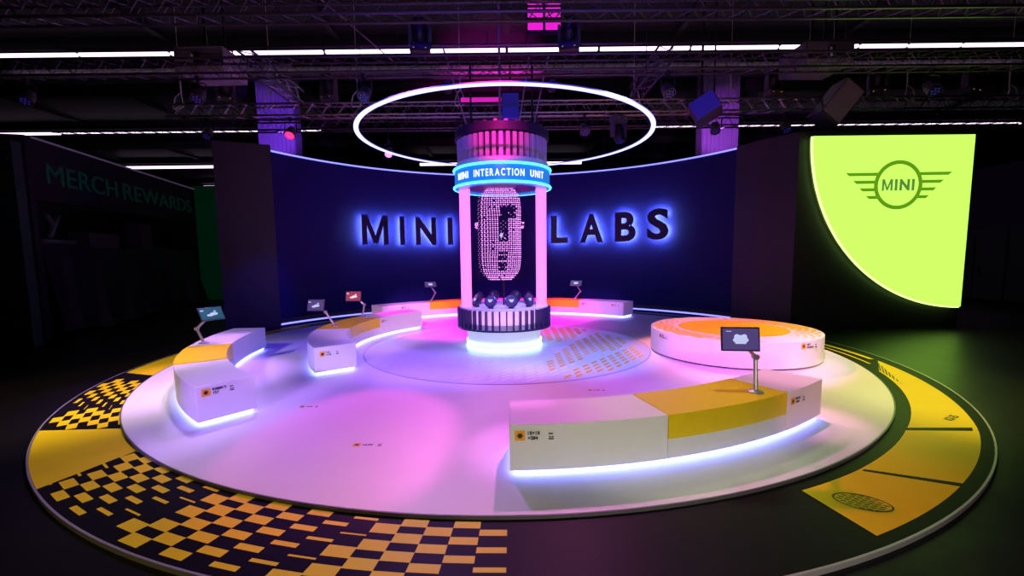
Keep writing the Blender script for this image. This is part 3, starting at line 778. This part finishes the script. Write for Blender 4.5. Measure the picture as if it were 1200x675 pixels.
pipe([(-3.25, -1.0, 6.3), (-2.45, 1.1, 6.05)], .012, 'thin cable slanting down to the ring at its upper left', truss_alu, 'suspension_cable', 'cable')
pipe([(-10, 1.6, 6.6), (12, 1.6, 6.6)], .03, 'long dark pipe across below the fluorescent row', truss_dark)

# ------------------------------------------------------------------ fluorescent rows
fl_proto = None
def tube_lights(Y, z, segs, th, row):
    global fl_proto
    for i, (x0, x1) in enumerate(segs):
        t = thing('tube_light', ((x0 + x1) / 2, Y, z), f'straight white ceiling tube light, {ORD[i]} from the left in the {row} row', 'ceiling light', 'ceiling tube lights')
        MB().box(((x0 + x1) / 2, Y, z), (x1 - x0, th, th * .8)).build('diffuser', tube_white, t)
        MB().box(((x0 + x1) / 2, Y, z + th * .75), (x1 - x0 - .02, th * .7, th * .6)).build('housing', steel_black, t)
        for q in (.2, .8):
            MB().tube([(x0 + (x1 - x0) * q, Y, z + th), (x0 + (x1 - x0) * q, Y, 9.66)], .012, 6).build('hanger', steel_black, t)
ORD = ['first', 'second', 'third', 'fourth', 'fifth', 'sixth', 'seventh', 'eighth', 'ninth', 'tenth', 'eleventh', 'twelfth', 'thirteenth', 'fourteenth']
xs = [-18.2, -15.0, -11.8, -9.6, -6.4, -3.2, -.02, 3.2, 6.4, 9.5, 12.3, 14.0, 15.9, 18.8]
tube_lights(7.25, 8.98, [(a + .05, b - .05) for a, b in zip(xs, xs[1:])], .11, 'nearest')
tube_lights(16.9, 9.0, [(-29.5, -24.6), (-24.5, -19.5), (-19.4, -14.3), (-12.1, -10.7), (8.2, 12.0), (12.2, 17.0), (17.1, 22.0), (22.1, 29)], .13, 'second')
tube_lights(26.4, 9.0, [(-30.2, -22.3), (-7.0, -3.2), (2.3, 5.6), ], .2, 'third')
tube_lights(35.8, 9.0, [(-30.4, -26)], .2, 'farthest')
for x in [s for s in xs[1:-1]]: pass

tag(MB().tube([(-26, 8.0, 8.55), (26, 8.0, 8.55)], .24, 20).build('glow_catcher', mat('catcher_metal', (.12, .10, .12), .5, metal=.3), smooth=True, loc=(0, 8.0, 8.55)), 'long round tube added behind the nearest row of tube lights to catch magenta light', 'light catcher')  # tube added as a surface for the magenta beam to glow on
# ------------------------------------------------------------------ columns
for (x, lbl) in ((-9.5, 'tall purple-lit hall column behind the left end of the rear truss'), (8.67, 'tall purple-lit hall column behind the right part of the rear truss')):
    mb = MB(); mb.box((x, 10, 4.8), (1.5, .6, 9.6))
    for k in range(9): mb.box((x - .68 + k * .17, 9.68, 4.8), (.085, .05, 9.6))
    o = tag(mb.build('hall_column', purple_col, loc=(x, 10, FZ)), lbl, 'column')
spot('rig_and_fill_spot', (-7.0, 5.2, 5.6), (-9.6, 9.7, 7.2), (.30, .10, 1), 2600, 34, .8)
spot('rig_and_fill_spot', (6.6, 5.2, 5.6), (8.6, 9.7, 7.0), (.55, .15, .9), 2200, 34, .8)

# ------------------------------------------------------------------ lamps on the trusses
def make_par(lens=lens_mat):
    t = thing('par_lamp', (0, 0, 0), 'x', 'stage light', 'par lamps on the trusses')
    q = MB(); q.lathe([(.05, -.03), (.05, .03)], (0, 0, -.02), 12, Matrix.Rotation(PI / 2, 3, 'Y')); q.box((0, 0, -.07), (.03, .05, .1)); q.build('clamp', steel_black, t)
    q = MB(); q.tube([(-.15, 0, -.36), (-.15, 0, -.14), (-.1, 0, -.11), (.1, 0, -.11), (.15, 0, -.14), (.15, 0, -.36)], .012, 6); q.build('yoke', steel_black, t)
    rot = Matrix.Rotation(R(140), 3, 'X')
    q = MB(); q.lathe([(.05, -.16), (.09, -.14), (.12, -.02), (.125, .12), (.13, .13)], (0, 0, -.36), 20, rot); q.build('lamp_body', dark_case, t, smooth=True)
    q = MB(); q.lathe([(.11, .131), (.11, .136)], (0, 0, -.36), 20, rot); q.build('lens', lens, t)
    q = MB()
    for k in range(7):
        a = 2 * PI * k / 6; r = .065 if k < 6 else 0
        c = rot @ Vector((r * math.cos(a), r * math.sin(a), .138)) + Vector((0, 0, -.36))
        q.lathe([(.022, 0), (.022, .004)], c, 8, rot)
    q.build('led_cluster', blue_led if lens is lens_mat else lens, t)
    return t
def make_head():
    t = thing('moving_head', (0, 0, 0), 'x', 'stage light', 'moving heads on the trusses')
    q = MB(); q.box((0, 0, -.10), (.40, .28, .16)); q.box((-.1, 0, -.0), (.05, .08, .1)); q.box((.1, 0, 0), (.05, .08, .1)); q.build('base', dark_case, t, bevel=.02)
    q = MB(); q.box((-.2, 0, -.36), (.05, .16, .40)); q.box((.2, 0, -.36), (.05, .16, .40)); q.box((0, 0, -.20), (.44, .18, .05)); q.build('yoke', dark_case, t, bevel=.015)
    rot = Matrix.Rotation(R(160), 3, 'X')
    q = MB(); q.lathe([(.08, -.22), (.14, -.18), (.165, -.05), (.155, .12), (.13, .22), (.12, .235)], (0, 0, -.46), 24, rot); q.build('head', steel_black, t, smooth=True)
    q = MB(); q.lathe([(.105, .236), (.105, .245)], (0, 0, -.46), 24, rot); q.build('lens', lens_mat, t)
    q = MB(); q.box((-.12, -.142, -.10), (.02, .004, .012)); q.box((.12, -.142, -.10), (.02, .004, .012)); q.build('indicator', mat('indicator_amber', (.2, .1, .02), .4, emit=(1, .5, .15), strength=.8), t)
    return t
def place(proto, used, loc, rz, label, up=False, sc=1.0):
    o = proto if not used[0] else copy_tree(proto)
    used[0] = True; o.location = loc; o.rotation_euler = (0, PI if up else 0, rz); o.scale = (sc, sc, sc); o['label'] = label
    return o
par = make_par(); up_ = [False]; head = make_head(); uh = [False]
HEADS = [((-1.74, .45, 5.885), .1, 'dark moving head lamp left of the kiosk, in front of the long tube light row'),
         ((1.28, .45, 5.885), -.2, 'dark moving head lamp right of the kiosk, in front of the long tube light row'),
         ((-7.3, 2.95, 5.835), .4, 'dark moving head lamp standing near the left end of the rear truss'),
         ((-4.62, 2.95, 5.835), -.3, 'dark moving head lamp standing above the rear truss just left of the glowing ring'),
         ((2.9, 2.95, 5.43), .5, 'dark moving head lamp hanging inside the right half of the glowing ring'),
         ((6.9, 2.95, 5.835), .2, 'dark moving head lamp above the rear truss left of the tilted box'),
         ((9.6, 2.95, 5.835), -.4, 'dark moving head lamp over the left part of the yellow-green lightbox'),
         ((12.0, 2.95, 5.835), .3, 'dark moving head lamp at the far right on the rear truss'),
         ((-4.7, -1.6, 5.925), 0, 'dark moving head lamp at the top edge, left of the kiosk'),
         ((3.9, -1.6, 5.925), 0, 'dark moving head lamp at the top edge, right of the kiosk')]
for l, rz, lb_ in HEADS: place(head, uh, l, rz, lb_, l[2] > 5.8)
PARS = [((-7.83, 2.95, 5.45), .2, 'par lamp with a clamp hanging below the left end of the rear truss'),
        ((-1.53, 2.95, 5.82), 0, 'par lamp with dim blue cells left of the kiosk above the rear truss'),
        ((1.16, 2.95, 5.82), 0, 'par lamp with dim blue cells right of the kiosk above the rear truss'),
        ((-1.2, 2.95, 5.45), .3, 'par lamp hanging under the rear truss just left of the kiosk'),
        ((.75, 2.95, 5.45), -.2, 'par lamp hanging under the rear truss just right of the kiosk'),
        ((5.42, 2.95, 5.45), -.3, 'par lamp below the blue-fronted projector'),
        ((7.25, 2.95, 5.45), .1, 'par lamp hanging between the blue-fronted projector and the tilted box'),
        ((2.0, 2.95, 5.45), .1, 'par lamp hanging under the rear truss, inside the ring right of the kiosk'),
        ((-6.3, .45, 5.515), .1, 'small dark par lamp under the middle truss at the left'),
        ((-2.9, .45, 5.515), -.1, 'small dark par lamp under the middle truss left of the ring top'),
        ((3.3, .45, 5.515), .2, 'small dark par lamp under the middle truss right of the ring top'),
        ((8.7, .45, 5.515), 0, 'small dark par lamp under the middle truss at the right'),
        ((-9.8, .45, 5.515), .3, 'small dark par lamp under the middle truss at the far left')]
for l, rz, lb_ in PARS: place(par, up_, l, rz, lb_, l[2] > 5.7)
redp = make_par(red_led); redp.location = (-5.66, 2.95, 5.45); redp['label'] = 'par lamp glowing bright red at the left above the curved wall'
viop = make_par(violet_led); viop.location = (-3.08, 2.805, 4.82); viop.scale = (.8, .8, .8); viop['label'] = 'small lamp glowing violet below the left side of the ring'
MB().tube([(-3.08, 2.805, 4.78), (-3.08, 2.805, 5.75)], .012, 6).build('drop_pipe', steel_black, viop, loc=(-3.08, 2.805, 4.80)).location = (0, 0, 0)

# slings
def sling(x, label, y=2.95, top=6.45, bot=5.75, loop=True):
    q = MB(); q.tube([(x, y, 9.5), (x, y, top)], .006, 6); q.tube([(x, y, top), (x + .01, y, top - .35)], .018, 6)
    for s_ in (-1, 1): q.tube([(x, y, top - .33), (x + s_ * .08, y - .1, bot + .22), (x + s_ * .13, y - .12, bot), (x + s_ * .06, y - .17, bot - .1), (x, y - .17, bot - .06)], .016, 6)
    tag(q.build('hanging_sling', rope_mat, loc=(x, y, bot)), label, 'sling')
for x, lb_ in ((-8.45, 'pale hanging sling at the left end of the rear truss'), (-6.12, 'pale hanging sling beside the left purple column'),
               (-3.88, 'pale hanging sling at the left edge of the glowing ring'), (-1.22, 'pale hanging sling inside the ring left of the kiosk'),
               (3.28, 'pale hanging sling at the upper right of the glowing ring'), (5.78, 'pale hanging sling in front of the right purple column'),
               (10.35, 'pale hanging sling above the middle of the yellow-green lightbox'), (13.0, 'pale hanging sling with a coil at the far right')):
    sling(x, lb_)

# boxes
def crate(name, loc, size, rot, label, cat, body_m, front_m, bracket=True):
    t = thing(name, loc, label, cat)
    L = Vector(loc); M3 = rot
    q = MB(); q.box(L, size, M3); q.build('housing', body_m, t, bevel=.015)
    q = MB(); q.box(L + M3 @ Vector((0, -size[1] / 2 - .006, 0)), (size[0] * .94, .012, size[2] * .9), M3); q.build('front_panel', front_m, t)
    q = MB(); q.tube([L + Vector((-.1, 0, size[2] / 2)), Vector((L.x - .1, L.y, 9.6))], .03, 8); q.tube([L + Vector((.25, .1, size[2] / 2)), Vector((L.x + .25, L.y + .1, 9.6))], .02, 8); q.build('drop_pipe', steel_black, t)
    if not bracket: return t
    q = MB(); q.box(L + M3 @ Vector((.22, -size[1] / 2 - .05, -.02)), (size[0] * .62, .05, .07), M3); q.box(L + M3 @ Vector((-.02, -size[1] / 2 - .06, -.0)), (.1, .08, .2), M3); q.build('mount_bracket', steel_black, t)
    q = MB(); q.tube([L + M3 @ Vector((-.06, -size[1] / 2 - .1, .05)), L + M3 @ Vector((-.06, -size[1] / 2 - .12, -.12))], .025, 8); q.build('hook', rope_mat, t)
    return t
crate('projector_box', (-6.39, 1.08, 5.97), (1.05, .8, .5), Matrix.Rotation(R(-2), 3, 'Z'), 'grey projector box hanging at upper left in front of the tube lights', 'projector', grey_case, grey_case)
crate('projector_box', (6.71, 1.1, 5.96), (1.03, .9, .45), Matrix.Rotation(R(2), 3, 'Z'), 'grey projector box hanging at upper right in front of the tube lights', 'projector', dark_case, grey_case)
crate('loudspeaker_box', (8.15, 2.42, 5.47), (.55, .55, 1.02), Matrix.Rotation(R(38), 3, 'Y'), 'tilted grey box speaker on the rear truss above the lightbox corner', 'loudspeaker', dark_case, grey_case, False)
ls = bpy.data.objects['loudspeaker_box']; MB().tube([(8.3, 2.5, 5.6), (8.3, 2.83, 5.74)], .03, 8).build('clamp_arm', steel_black, ls)
crate('projector_box', (4.80, 2.14, 5.30), (.60, .78, .48), Matrix.Rotation(R(-25), 3, 'Z') @ Matrix.Rotation(R(-30), 3, 'Y'), 'small projector with a blue front hanging at the right of the glowing ring', 'projector', dark_case, mat('front_blue', (.03, .02, .3), .4, emit=(.02, .01, .35), strength=.35), False)
# magenta glow grid in place of lit ceiling, and a glowing bar
pn = thing('lit_ceiling_grid', (.86, 1.6, 7.2), 'magenta glowing grid of six cells made for lit ceiling at the top edge above the kiosk', 'stage light')
MB().box((.86, 1.62, 7.30), (.80, .08, .95)).build('housing', steel_black, pn)
for k in range(3):
    for j in range(2):
        MB().box((.66 + j * .40, 1.57, 7.0 + k * .27), (.34, .03, .20)).build('glow_cell', mag_glow, pn, bevel=.01)
MB().tube([(.86, 1.65, 7.7), (.86, 1.65, 9.6)], .025, 6).build('drop_pipe', steel_black, pn)
bt = thing('magenta_bar', (-.62, 2.4, 5.75), 'short horizontal glowing magenta bar inside the ring left of the kiosk', 'stage light')
MB().box((-.64, 2.4, 5.66), (1.05, .06, .13)).build('housing', steel_black, bt)
MB().box((-.64, 2.36, 5.66), (1.0, .03, .10)).build('diffuser', mat('magenta_soft', (.4, .1, .3), .4, emit=(1, .01, .6), strength=.6), bt)
MB().tube([(-.64, 2.4, 5.7), (-.64, 2.79, 5.77)], .015, 6).build('bracket', steel_black, bt)
cb = thing('blue_glow_block', (.08, 2.5, 5.6), 'dark blue faintly glowing block hanging right above the kiosk crown', 'box')  # stands in for a blue-lit column; its blue light is put into emission
MB().box((.08, 2.5, 5.52), (.42, .25, .62)).build('housing', mat('block_blue_glow', (.03, .03, .25), .5, emit=(.01, .008, .12), strength=.5), cb, bevel=.02)
MB().tube([(.08, 2.5, 5.8), (.08, 2.5, 6.6)], .02, 6).build('drop_pipe', steel_black, cb)

# ================================================================== LEFT BOOTH (covered stall)
BD = Vector((-2.14, 9.0, 0)).normalized(); BN = Vector((BD.y, -BD.x, 0)); BA = Vector((-11.22, 1.53, 0)) + BN * .4      # BN faces the stage
BP = lambda u, v, d=0: BA + BD * u + Vector((0, 0, v)) + BN * d
def bbox(mb, u0, u1, v0, v1, d0, d1):
    mb.prism([BP(u0, v0, d0), BP(u1, v0, d0), BP(u1, v1, d0), BP(u0, v1, d0)], BN * (d1 - d0))
st = thing('merchandise_stall', BP(4.5, FZ, -1), 'long dark unlit stall at the left under translucent covers with faint green lettering', 'stall')
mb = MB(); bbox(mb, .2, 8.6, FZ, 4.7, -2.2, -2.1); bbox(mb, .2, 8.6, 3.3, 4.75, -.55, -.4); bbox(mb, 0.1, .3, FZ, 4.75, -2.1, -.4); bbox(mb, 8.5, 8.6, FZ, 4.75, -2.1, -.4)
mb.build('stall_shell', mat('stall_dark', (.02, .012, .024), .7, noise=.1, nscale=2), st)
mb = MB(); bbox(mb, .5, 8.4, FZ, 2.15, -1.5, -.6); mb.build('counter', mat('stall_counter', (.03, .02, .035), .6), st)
mb = MB()
for s_, u0, w_, v0 in (('MERCH', .66, 2.75, 3.72), ('REWARDS', 3.7, 4.5, 3.72)):
    mb = MB(); add_text(mb, s_, lambda x, y, dd, u0=u0, v0=v0: BP(u0 + x, v0 + y, -.395 + dd), w_, .5, .02, .0); mb.build('stall_lettering', green_text, st)
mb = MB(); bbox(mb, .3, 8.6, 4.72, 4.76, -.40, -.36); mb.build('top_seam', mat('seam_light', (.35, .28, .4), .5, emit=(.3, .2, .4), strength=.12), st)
mb = MB(); nu, nv = 60, 16; vs = []
for j in range(nv + 1):
    for i in range(nu + 1):
        u = .4 + 8.0 * i / nu; t = j / nv
        v = 2.2 - 2.2 * t * (1 - .03 * math.sin(u * 2)) + .06 * math.sin(u * 1.4) * (1 - t); dd = -.5 + .35 * t + .07 * math.sin(u * 5 + t * 3) * t + .05 * math.sin(u * 11 + 4 * t) * t
        vs.append(BP(u, max(v, FZ + .01), dd))
mb.add(vs, [(j * (nu + 1) + i, j * (nu + 1) + i + 1, (j + 1) * (nu + 1) + i + 1, (j + 1) * (nu + 1) + i) for j in range(nv) for i in range(nu)])
o = mb.build('cover_sheet', tarp, smooth=True, recalc=False, loc=BP(4.5, FZ, -.3)); tag(o, 'dark creased plastic sheet draped over the counter of the stall at the left', 'cover sheet')
mb = MB(); bbox(mb, 2.5, 3.85, 2.17, 2.62, -1.2, -.7); mb.cur = 0
c1 = tag(mb.build('carton', carton, bevel=.01, loc=BP(3.1, 2.17, -.95)), 'wide low carton on the stall counter, left of the tall one', 'box')
mb = MB(); bbox(mb, 5.15, 5.85, 2.17, 3.08, -1.2, -.75)
c2 = tag(mb.build('carton', carton, bevel=.01, loc=BP(5.5, 2.17, -.95)), 'tall narrow carton on the stall counter', 'box')
mb = MB(); add_text(mb, 'y', lambda x, y, dd: BP(1.0 + x, 2.42 + y, -.75 + dd), .48, .58, .06, .0)
bbox(mb, .72, 1.85, 2.16, 2.36, -1.0, -.62)
tag(mb.build('letter_stand', grey_text, loc=BP(1.2, 2.2, -.8)), 'grey letter Y standing on a low block on the stall counter', 'letter')
mb = MB(); mb.box((-12.95, .72, 2.15), (5.0, .2, 4.42))
tag(mb.build('partition_panel', green_panel, loc=(-12.95, .72, FZ)), 'dark green partition panel at the left edge of the picture', 'panel')
bn = thing('banner_panel', (-13.6, 11.6, FZ), 'dim green banner panel standing between the stall and the curved wall', 'panel')
MB().box((-13.2, 11.6, 2.55), (2.6, .1, 5.2)).build('panel', mat('banner_green', (.012, .10, .045), .6, emit=(0, .05, .02), strength=.12), bn)
mb = MB(); add_text(mb, 'KA', lambda x, y, dd: Vector((-13.1 + x, 11.54 - dd, 3.2 + y)), .75, .42, .01, 0.0)
mb.build('banner_lettering', grey_text, bn)

# helper property is not needed any more
for o in bpy.data.objects:
    if '_loc' in o: del o['_loc']
